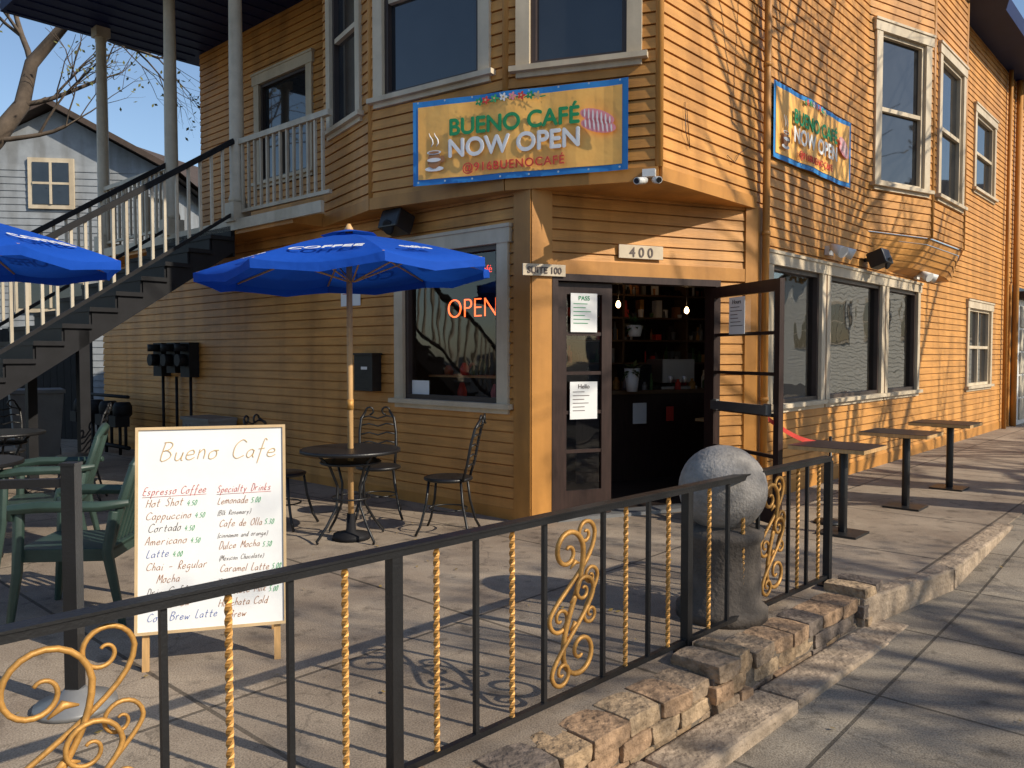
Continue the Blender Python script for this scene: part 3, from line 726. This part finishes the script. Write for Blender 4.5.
def bistro_chair(x,y,ang,h_=.93):
    T=Matrix.Translation((x,y,0))@Matrix.Rotation(ang,4,'Z'); m=M(T); m.use(m_black)
    m.lathe([(.185,.43),(.20,.44),(.20,.455),(.18,.462)],(0,0,0),24)
    for sx_,sy in ((1,1),(1,-1),(-1,1),(-1,-1)):
        m.loft([(sx_*.13,sy*.13,.44),(sx_*.15,sy*.15,.25),(sx_*.19,sy*.18,.08),(sx_*.225,sy*.205,.005)],.011,6)
    m.loft([(.155*math.cos(a),.155*math.sin(a),.2) for a in [i*math.pi/8 for i in range(17)]],.007,6)
    for sy in (1,-1):
        pts=[(-.15,sy*.15,.44),(-.19,sy*.165,.58),(-.22,sy*.165,.74),(-.25,sy*.15,.86),(-.285,sy*.11,h_)]
        m.loft(pts,.012,6)
        sp=[(-.285-.012*k/10,sy*(.11-.035+.035*math.cos(a)),h_+.035*math.sin(a)-0) for k,a in enumerate([i*math.pi/6 for i in range(10)])]
        m.loft(sp,.009,6)
    for z_,xx in ((.56,-.187),(.64,-.203),(.72,-.217),(.80,-.236),(.87,-.255)):
        m.loft([(xx,-.16,z_),(xx-.02,-.08,z_+.015),(xx-.024,0,z_-.01),(xx-.02,.08,z_+.015),(xx,.16,z_)],.008,6)
    m.obj('bistro_chair')
bistro_chair(-.52,6.5,math.radians(172)); bistro_chair(-1.20,7.15,math.radians(-80)); bistro_chair(-1.95,6.75,math.radians(-15),.9)
def resin_chair(x,y,ang,mm=None):
    T=Matrix.Translation((x,y,0))@Matrix.Rotation(ang,4,'Z'); m=M(T); m.use(mm or m_chair)
    for sy in (1,-1):
        m.loft([(.27,sy*.27,0),(.235,sy*.245,.30),(.22,sy*.245,.62)],[.02,.028,.03],6)
        m.loft([(-.30,sy*.25,0),(-.22,sy*.235,.40),(-.26,sy*.235,.62)],[.02,.03,.028],6)
        m.loft([(-.33,sy*.22,.66),(-.2,sy*.27,.65),(.1,sy*.28,.655),(.25,sy*.265,.64),(.26,sy*.25,.58)],[.022,.03,.034,.03,.022],6)
        m.loft([(-.22,sy*.2,.42),(-.29,sy*.215,.66),(-.35,sy*.19,.86)],[.025,.026,.025],6)
    m.box(-.24,.25,-.235,.235,.395,.42); m.box(.22,.26,-.235,.235,.35,.415); m.box(-.24,-.2,-.235,.235,.35,.415)
    for sy in (1,-1): m.box(-.22,.24,sy*.22-.015,sy*.22+.015,.35,.40)
    for k in range(6):
        yy=-.145+k*.058
        m.loft([(-.215,yy*.95,.43),(-.285,yy*1.05,.66),(-.345,yy,.88)],[.013,.016,.014],4,sm=False)
    m.loft([(-.34,-.2,.845),(-.365,-.13,.90),(-.375,0,.925),(-.365,.13,.90),(-.34,.2,.845)],[.022,.027,.03,.027,.022],6)
    m.obj('resin_garden_chair',bevel=.004)
resin_chair(-2.40,4.45,math.radians(185)); resin_chair(-3.35,5.75,math.radians(200)); resin_chair(-5.1,6.6,math.radians(200),m_chairb)
bistro_table(-4.9,7.6,.4); bistro_chair(-4.3,7.9,math.radians(200)); bistro_chair(-5.3,8.3,math.radians(-60))
def umbrella(x,y,zr,za,R,rot=0,tilt=0,lab=True,n=8):
    T=Matrix.Translation((x,y,0))
    pole=M(T); pole.use(m_wood); pole.cyl((0,0,.02),(0,0,za+.02),.023,n=14); pole.lathe([(.03,0),(.035,.03),(.012,.07)],(0,0,za-.0),12)
    pole.use(m_dark); pole.lathe([(.15,0),(.14,.04),(.04,.06),(.032,.2)],(0,0,.003),20)
    pole.use(m_gold); pole.lathe([(.028,0),(.028,.08)],(0,0,1.02),12)
    T2=T@Matrix.Translation((0,0,za))@Matrix.Rotation(tilt,4,'Y')@Matrix.Translation((0,0,-za))
    pole.use(m_wood); pole.T=T2
    for k in range(n):
        a=rot+2*math.pi*k/n; c,s_=math.cos(a),math.sin(a)
        pole.loft([(0,0,za-.03),(R*c*.98,R*s_*.98,zr-.0)],.009,5); pole.loft([(.02*c,.02*s_,zr-.08),(R*.5*c,R*.5*s_,(za+zr)/2-.03)],.007,5)
    root=pole.obj('patio_umbrella')
    cn=M(T2); cn.use(m_blue); NR=6;NS=6
    for k in range(n):
        a0=rot+2*math.pi*k/n; a1=rot+2*math.pi*(k+1)/n
        p0=Vector((math.cos(a0),math.sin(a0),0))*R; p1=Vector((math.cos(a1),math.sin(a1),0))*R
        grid=[]
        for i in range(NR+1):
            f=i/NR; row=[]
            for j in range(NS+1):
                g_=j/NS; q=(p0.lerp(p1,g_))*f; sag=-.05*f*4*g_*(1-g_)*f
                z=za+(zr-za)*f+sag*.9+.02*math.sin(math.pi*f)
                q=q*(1-.03*4*g_*(1-g_)*f)
                row.append(cn.av((q.x,q.y,z)))
            grid.append(row)
        vr=[cn.av(cn.T.inverted()@cn.v[grid[NR][j]]+Vector((0,0,-.055-.008*math.cos(j*math.pi*2/3)))) for j in range(NS+1)]
        grid.append(vr)
        for i in range(NR+1):
            for j in range(NS): cn.face([grid[i][j],grid[i+1][j],grid[i+1][j+1],grid[i][j+1]],i<NR)
    for k in range(n):
        a0=rot+2*math.pi*k/n; a1=rot+2*math.pi*(k+1)/n
        cn.poly([(0,0,za+.03),(.22*math.cos(a0),.22*math.sin(a0),za-.02),(.22*math.cos(a1),.22*math.sin(a1),za-.02)])
    cn.obj('canopy',root)
    if lab:
        for k in range(n):
            am=rot+2*math.pi*(k+.5)/n
            Rm=R*math.cos(math.pi/n)
            out=Vector((math.cos(am),math.sin(am),0)); side=Vector((-out.y,out.x,0))
            slope=(Vector((0,0,za))-(out*Rm+Vector((0,0,zr)))).normalized()
            nrm=side.cross(slope).normalized()
            if nrm.z<0: nrm=-nrm; 
            c=out*Rm*.80+Vector((0,0,za+(zr-za)*.80+.008))+nrm*.006
            X=side; Y=slope; Z=X.cross(Y)
            Mx=Matrix(((X.x,Y.x,Z.x,c.x),(X.y,Y.y,Z.y,c.y),(X.z,Y.z,Z.z,c.z),(0,0,0,1)))
            cu=bpy.data.curves.new('lettering','FONT'); cu.body='COFFEE' if k%2 else 'caffe'; cu.size=.15; cu.align_x='CENTER'; cu.extrude=.001; cu.offset=.002; cu.materials.append(m_white)
            ot=bpy.data.objects.new('lettering',cu); sc.collection.objects.link(ot); ot.parent=root; ot.matrix_world=T2@Mx
umbrella(-1.27,6.27,2.10,2.40,1.15,rot=math.radians(22),tilt=math.radians(-3))
umbrella(-3.86,5.45,2.11,2.44,1.13,rot=math.radians(10),tilt=math.radians(0))
bistro_table(-3.86,5.45,.45)

# ---------------------------------------------------------------- menu board
Fm=frame((-1.715,3.58),(-1.075,3.76))@Matrix.Rotation(math.radians(-7),4,'X')
m=M(Fm); w=.67; z0,z1=.17,1.12
m.use(m_board); m.box(.012,w-.012,.004,.012,z0+.012,z1-.012)
m.use(m_boardw)
m.box(0,.013,-.004,.016,z0,z1); m.box(w-.013,w,-.004,.016,z0,z1); m.box(.013,w-.013,-.004,.016,z0,z0+.013); m.box(.013,w-.013,-.004,.016,z1-.013,z1)
m.use(m_wood)
m.box(.03,.06,.017,.035,.0,z1-.02); m.box(w-.06,w-.03,.017,.035,.0,z1-.02)
m.T=Fm@Matrix.Translation((0,.04,z1-.03))@Matrix.Rotation(math.radians(22),4,'X')@Matrix.Translation((0,0,-(z1-.03)))
m.box(.05,.08,0,.02,-.03,z1-.03); m.box(w-.08,w-.05,0,.02,-.03,z1-.03); m.box(.08,w-.08,0,.02,.3,.33)
bo=m.obj('menu_board')
GL={
'a':[[(.8,.4),(.5,.5),(.15,.35),(.15,.1),(.45,0),(.75,.2),(.8,.45),(.8,.1),(.95,0)]],'b':[[(.2,1),(.2,.05),(.55,0),(.8,.2),(.65,.48),(.22,.35)]],
'c':[[(.8,.4),(.5,.5),(.15,.3),(.2,.05),(.55,0),(.85,.12)]],'d':[[(.75,.4),(.4,.5),(.12,.25),(.3,0),(.7,.12),(.8,1),(.8,.05),(.95,0)]],
'e':[[(.15,.25),(.75,.3),(.6,.5),(.2,.4),(.15,.1),(.5,0),(.9,.12)]],'f':[[(.8,.9),(.55,1),(.45,.7),(.4,-.3)],[(.15,.45),(.75,.48)]],
'g':[[(.75,.4),(.4,.5),(.15,.25),(.4,.05),(.75,.25),(.75,-.25),(.4,-.4),(.15,-.25)]],'h':[[(.2,1),(.2,0)],[(.2,.3),(.5,.5),(.75,.35),(.8,0)]],
'i':[[(.45,.45),(.45,.05),(.7,0)],[(.45,.68),(.48,.72)]],'k':[[(.2,1),(.2,0)],[(.75,.5),(.25,.22),(.8,0)]],'l':[[(.4,1),(.35,.1),(.6,0)]],
'm':[[(.1,.45),(.12,0)],[(.12,.3),(.3,.5),(.45,.3),(.46,0)],[(.46,.3),(.65,.5),(.82,.3),(.88,0)]],'n':[[(.15,.48),(.18,0)],[(.18,.3),(.5,.5),(.75,.35),(.8,0)]],
'o':[[(.5,.5),(.15,.35),(.2,.05),(.5,0),(.8,.15),(.75,.42),(.5,.5),(.9,.5)]],'p':[[(.2,.48),(.18,-.4)],[(.2,.35),(.55,.5),(.8,.3),(.6,.03),(.2,.08)]],
'q':[[(.8,.4),(.5,.5),(.2,.3),(.45,.02),(.8,.2),(.8,-.4)]],'r':[[(.2,.48),(.22,0)],[(.22,.3),(.5,.5),(.75,.45)]],'s':[[(.75,.45),(.4,.5),(.25,.35),(.65,.2),(.6,.02),(.15,.03)]],
't':[[(.45,.85),(.42,.08),(.7,0)],[(.15,.5),(.8,.53)]],'u':[[(.15,.48),(.2,.08),(.5,0),(.75,.2),(.8,.48),(.8,.05),(.95,0)]],'v':[[(.15,.48),(.45,0),(.8,.5)]],
'w':[[(.1,.48),(.28,0),(.5,.4),(.68,0),(.92,.5)]],'x':[[(.15,.48),(.8,0)],[(.8,.5),(.15,0)]],'y':[[(.15,.48),(.45,.05)],[(.8,.5),(.3,-.4)]],'z':[[(.15,.48),(.75,.48),(.15,0),(.85,.02)]],
'B':[[(.15,1),(.15,0),(.7,.05),(.85,.3),(.5,.52),(.15,.5),(.6,.6),(.75,.85),(.5,1),(.05,.98)]],'C':[[(.9,.85),(.55,1),(.15,.7),(.15,.2),(.5,0),(.95,.15)]],
'A':[[(.05,0),(.5,1),(.9,0)],[(.2,.35),(.75,.38)]],'D':[[(.2,1),(.2,0),(.7,.1),(.9,.5),(.65,.95),(.1,1)]],'E':[[(.85,1),(.3,.95),(.2,.55),(.7,.52),(.2,.5),(.2,.05),(.9,0)]],
'H':[[(.15,1),(.15,0)],[(.85,1),(.85,0)],[(.15,.5),(.85,.52)]],'L':[[(.3,1),(.2,.05),(.85,0)]],'M':[[(.08,0),(.2,1),(.5,.3),(.8,1),(.95,0)]],'O':[[(.5,1),(.12,.6),(.25,.05),(.7,.03),(.92,.5),(.7,.95),(.5,1)]],
'R':[[(.2,0),(.2,1),(.7,.95),(.75,.6),(.2,.5),(.85,0)]],'S':[[(.85,.85),(.5,1),(.2,.75),(.75,.35),(.6,.02),(.1,.1)]],'-':[[(.1,.3),(.8,.32)]],
'(':[[(.7,1),(.4,.4),(.7,-.2)]],')':[[(.3,1),(.6,.4),(.3,-.2)]],'4':[[(.5,1),(.1,.4),(.85,.42)],[(.7,.7),(.65,0)]],'5':[[(.8,1),(.3,.98),(.25,.6),(.7,.5),(.7,.1),(.15,.02)]],
'0':[[(.5,1),(.15,.6),(.3,.03),(.7,.1),(.8,.7),(.5,1)]],'.':[[(.4,.0),(.5,.03)]],',':[[(.5,.05),(.35,-.15)]],'3':[[(.2,.95),(.75,.9),(.4,.52),(.8,.3),(.5,0),(.15,.08)]],'7':[[(.15,1),(.85,.98),(.4,0)]]}
wr=M(Fm)
def hand(s,x,z,size,ink,th=.0013,rot=0,adv=.52):
    wr.use(ink); x0=x
    for ch in s:
        w_=size*adv*(.55 if ch in 'il.,(' else (1.25 if ch in 'mwMCBOH' else 1))*R_(.9,1.08)
        if ch in GL:
            dz=R_(-.04,.04)*size; sz=size*R_(.92,1.08)
            for stt in GL[ch]:
                P3=[]
                for (a,b) in stt:
                    px=x+a*w_*.92+b*sz*.30; pz=z+dz+b*sz+(px-x0)*math.tan(rot)
                    P3.append((px,pz))
                Q3=[P3[0]]
                for i in range(len(P3)-1):
                    p0=P3[max(i-1,0)];p1=P3[i];p2=P3[i+1];p3=P3[min(i+2,len(P3)-1)]
                    for t in (.33,.67,1):
                        Q3.append(tuple(.5*((2*p1[k])+(-p0[k]+p2[k])*t+(2*p0[k]-5*p1[k]+4*p2[k]-p3[k])*t*t+(-p0[k]+3*p1[k]-3*p2[k]+p3[k])*t**3) for k in (0,1)))
                wr.loft([(a,.0028,b) for a,b in Q3],th,4,sm=False)
        x+=w_
    return x
hand('Bueno Cafe',.10,.965,.085,m_inky,.0024,0.0,.60)
x=hand('Espresso Coffee',.03,.805,.036,m_inkr,.0014,.01,.50); wr.loft([(.03,.0028,.795),(x,.0028,.80)],.001,4)
x=hand('Specialty Drinks',.355,.805,.034,m_inkr,.0014,.01,.50); wr.loft([(.355,.0028,.795),(x,.0028,.80)],.001,4)
lines=['Hot Shot','Cappuccino','Cortado','Americano','Latte','Chai - Regular','  Mocha','Drip Coffee','Cold Brew','Cold Brew Latte']
for k,s in enumerate(lines):
    z=.75-k*.058; x=hand(s,.045+R_(-.004,.01),z,.036,[m_inkb,m_inkb,m_txt,m_inkb,m_inkbl][k%5],.0014,R_(-.01,.03),.56)
    if k<6 and x<.27: hand('4.%d0'%random.choice((0,3,5,7)),x+.015,z,.024,m_inkg,.0014)
r=['Lemonade','(Blk Rosemary)','Cafe de Olla','(cinnamon and orange)','Dulce Mocha','(Mexican Chocolate)','Caramel Latte','(Caramel, milk)','Chocolate Milk','Horchata Cold','   Brew']
for k,s in enumerate(r):
    small=s.startswith('(')
    z=.75-k*.053; x=hand(s,.36+R_(-.004,.008),z,.022 if small else .033,m_txt if small else m_inkb,.0011 if small else .0014,R_(-.01,.03),.52)
    if not small and k<9 and x<.6: hand('5.%d0'%random.choice((0,3,5)),x+.01,z,.024,m_inkg,.0014)
wr.obj('handwriting',bo)

# ---------------------------------------------------------------- trees
def tree(name,base,H,seed,spread=.5,depth=5,leaves=6,lm=m_leaf,r0=.2,trunk=.28,ls=.05,lean=(0,0),limb=None,taper=(.58,.82)):
    rnd=random.Random(seed); m=M(); m.use(m_bark); tips=[]
    def br(p,d,ln,r,dep):
        n=5 if dep>2 else 3; pts=[p]; dd=d.copy(); q=p.copy()
        for k in range(n):
            dd=(dd+Vector((rnd.uniform(-1,1),rnd.uniform(-1,1),rnd.uniform(-.6,.9)))*.16).normalized(); q=q+dd*ln/n; pts.append(q.copy())
        rs=[r*(1-.4*k/n) for k in range(n+1)]
        m.loft(pts,rs,8 if dep>4 else (5 if dep>2 else 3),caps=False)
        if dep<=1:
            tips.extend(pts[1:])
        if dep==0: return
        nb=3 if dep>=2 else 2
        for k in range(nb+(1 if rnd.random()<.4 else 0)):
            i=n if k<2 else rnd.randint(max(1,n-3),n-1)
            perp=dd.cross(Vector((rnd.uniform(-1,1),rnd.uniform(-1,1),rnd.uniform(-1,1)))).normalized()
            nd=(dd*rnd.uniform(.6,1)+perp*spread*rnd.uniform(.7,1.5)+Vector((0,0,.12))).normalized()
            br(pts[i],nd,ln*rnd.uniform(.62,.85),rs[i]*rnd.uniform(*taper),dep-1)
    if limb:
        pts,rs,forks=limb
        pts=[Vector(p) for p in pts]; m.loft(pts,rs,10)
        for i,d,ln,r,dep in forks: br(pts[i],Vector(d).normalized(),ln,r,dep)
    else: br(Vector(base),Vector((lean[0],lean[1],1)).normalized(),H*trunk,r0,depth)
    m.use(lm)
    for t in tips:
        for k in range(leaves):
            if rnd.random()<.5 and leaves<3: continue
            c=t+Vector((rnd.gauss(0,.12),rnd.gauss(0,.12),rnd.gauss(0,.12)))
            a=Vector((rnd.uniform(-1,1),rnd.uniform(-1,1),rnd.uniform(-1,1))).normalized()*ls; b=a.orthogonal().normalized()*ls*.6
            m.poly([c-a,c+b*.9,c+a,c-b*.9])
    return m.obj(name)
tree('street_tree',(10.6,4.1,-.3),14,3,depth=5,leaves=0,r0=.38,taper=(.62,.82),spread=.5)
tree('street_tree',(13.4,6.2,-.3),16,31,depth=4,leaves=0,r0=.40,taper=(.64,.82),spread=.5)
tree('street_tree',(12.0,-1.2,-.3),12,11,depth=5,leaves=1,r0=.32,ls=.06,taper=(.62,.82))
tree('street_tree',(16.6,9.3,-.3),15,21,depth=4,leaves=0,r0=.40,taper=(.64,.82),spread=.5)
def px(x,y,d): return ((x-512)/800*d,d,1.45+(355-y)/800*d)
dd=14.2
tree('street_tree',None,0,5,leaves=1,lm=m_leafg,ls=.045,limb=([(-13.2,13.2,-.5),px(-160,300,13.6),px(-70,215,dd),px(0,142,dd),px(28,108,dd+.3),px(38,68,dd+.4),px(72,30,dd+.4),px(108,40,dd+.2),px(150,28,dd)],[.34,.28,.22,.16,.13,.11,.09,.06,.035],
   [(2,(.2,.2,1),2.2,.12,4),(3,(-.3,0,1),2.0,.09,4),(4,(1,.3,.25),1.3,.05,3),(5,(-.5,.2,1),1.5,.06,3),(6,(.1,0,1),1.4,.06,3),(6,(.8,-.1,-.35),1.3,.04,3),(7,(.8,.1,-.5),1.0,.035,3),(8,(1,0,.1),1.1,.03,3),(3,(.9,.2,.0),1.2,.05,3)]))
tree('street_tree',(-7,-14,-.5),11,8,leaves=4,lm=m_leafg,r0=.3,ls=.14)
tree('street_tree',(5,-18,-.5),12,9,leaves=4,lm=m_leafg,r0=.3,ls=.14)
tree('street_tree',(22,13,-.5),11,18,leaves=5,lm=m_leaf,r0=.3,ls=.14)
tree('background_tree',(-20,38,-.5),15,14,leaves=3,lm=m_leaf,r0=.3,ls=.1)
tree('background_tree',(-15,46,-.5),14,15,leaves=3,lm=m_leafg,r0=.3,ls=.1)
# ---------------------------------------------------------------- neighbour houses
def house(name,cx,cy,hw,ln,ze,zp,wm,ang=0,wins=()):
    m=M(Matrix.Translation((cx,cy,0))@Matrix.Rotation(ang,4,'Z')); m.use(wm)
    k=0; z=-.5
    while z<ze:
        z2=min(z+.18,ze); m.poly([(-hw,-.02,z),(hw,-.02,z),(hw,0,z2),(-hw,0,z2)]); m.poly([(-hw,0,z),(hw,0,z),(hw,-.02,z),(-hw,-.02,z)][::-1]); z=z2
    m.poly([(-hw,0,ze),(hw,0,ze),(0,0,zp)]); m.poly([(hw,0,-.5),(hw,ln,-.5),(hw,ln,ze),(hw,0,ze)]); m.poly([(-hw,0,-.5),(-hw,ln,-.5),(-hw,ln,ze),(-hw,0,ze)]); m.poly([(-hw,ln,-.5),(hw,ln,-.5),(hw,ln,ze),(0,ln,zp),(-hw,ln,ze)])
    m.use(m_roof); e=.45; sl=(zp-ze)/hw
    for s in (-1,1):
        a=[(0,-e,zp+.05),(s*(hw+e),-e,ze-e*sl+.05),(s*(hw+e),ln+e,ze-e*sl+.05),(0,ln+e,zp+.05)]
        m.poly(a); m.poly([(p[0],p[1],p[2]+.16) for p in a])
        m.poly([a[0],a[1],(a[1][0],a[1][1],a[1][2]+.16),(0,-e,zp+.21)]); m.use(m_roof)
    for x,zc,w_,h_ in wins:
        m.use(m_trim); m.box(x-w_/2-.12,x+w_/2+.12,-.08,-.02,zc-h_/2-.12,zc+h_/2+.12); m.use(m_glassD); m.box(x-w_/2,x+w_/2,-.10,-.08,zc-h_/2,zc+h_/2)
        m.use(m_trim); m.box(x-w_/2,x+w_/2,-.115,-.10,zc-.03,zc+.03); m.box(x-.03,x+.03,-.12,-.10,zc-h_/2,zc+h_/2)
    m.obj(name)
house('gabled_house',-12.2,21.5,2.7,9,6.5,7.95,m_nb,.15,[(-.05,6.0,.9,1.1),(-.1,3.4,1.6,1.4)])
house('gabled_house',-15.5,31,4.5,9,7.3,9.6,m_nb2,-.3,[(1.5,6,1.0,1.4),(-1.5,6,1,1.4)])
house('gabled_house',-3,-24,5,9,6.5,9.5,m_cream2,math.pi,[(-2,4.5,1.2,1.6),(2,4.5,1.2,1.6),(0,1.5,2,1.6)])
house('gabled_house',25,-6,5,9,6.5,9.5,m_nb,-math.pi/2-.7,[(-2,4.5,1.2,1.6),(2,4.5,1.2,1.6)])
house('gabled_house',27,24,7,9,5.5,8.5,m_cream2,0,[(-4.5,3,1.6,1.8),(4.5,3,1.6,1.8),(-1.5,3,1.2,1.6),(1.5,3,1.2,1.6)])
house('gabled_house',44,30,8,9,5.5,8.5,m_cream2,-.2,[(-4,3,1.6,1.8),(2,3,1.6,1.8)])
m=M(); m.use(m_dark)
T0=frame((-13,15.5),(-7.2,13.6)); m.T=T0
for k in range(40): m.box(k*.155,k*.155+.145,-.01,.01,0,1.9+.02*(k%2))
m.box(0,6.1,.01,.05,.3,.4); m.box(0,6.1,.01,.05,1.5,1.6); m.obj('wooden_fence')
m=M(FR); m.use(m_offw); m.box(13.6,19,-.1,4,-.02,2.6)
m.use(m_cream)
for k in range(5): m.box(13.8,18.8,-.13,-.1,.1+k*.48,.54+k*.48)
m.use(m_roof); m.box(13.5,19.2,-.3,4.1,2.6,2.75); m.obj('garage',bevel=.01)

m=M(); m.use(m_leaf)
for k in range(260):
    if k%2: 
        t=R_(0,6); p=FP(t,-R_(.1,4)); z=.006
    else:
        s=R_(-5,6); o=R_(2.2,5); p=RP(s,o); z=zz(s)+.008
    a=R_(0,6.28); r=R_(.006,.02); v=Vector((math.cos(a),math.sin(a),R_(-.2,.3)))*r; u=Vector((-math.sin(a),math.cos(a),R_(-.2,.4)))*r*.6
    c=Vector((p.x,p.y,z+.004)); m.poly([c-v,c-u,c+v,c+u])
m.obj('fallen_leaves')

# ---------------------------------------------------------------- light, world, camera
el=math.radians(33); az=math.atan2(.88,-.47)
S=Vector((math.sin(az)*math.cos(el),math.cos(az)*math.cos(el),math.sin(el)))
w=bpy.data.worlds.new('World'); sc.world=w; w.use_nodes=True
n=w.node_tree.nodes; l=w.node_tree.links
sk=n.new('ShaderNodeTexSky'); sk.sky_type='NISHITA'; sk.sun_disc=False; sk.sun_elevation=el; sk.sun_rotation=az
sk.dust_density=.5; sk.ozone_density=1.8; sk.air_density=1.0
l.new(sk.outputs[0],n['Background'].inputs[0]); n['Background'].inputs[1].default_value=.15
sd=bpy.data.lights.new('sun','SUN'); sd.energy=5.0; sd.angle=math.radians(.5); sd.color=(1,.90,.74)
so=bpy.data.objects.new('sun',sd); sc.collection.objects.link(so); so.rotation_euler=S.to_track_quat('Z','Y').to_euler()
cd=bpy.data.cameras.new('camera'); cd.sensor_width=36; cd.lens=28.125; cd.clip_end=1000; cd.clip_start=.05
co=bpy.data.objects.new('camera',cd); sc.collection.objects.link(co); co.location=(0,0,1.45); co.rotation_euler=(math.radians(90-2.08),0,0)
sc.camera=co
sc.view_settings.view_transform='Standard'; sc.view_settings.look='None'; sc.view_settings.exposure=0
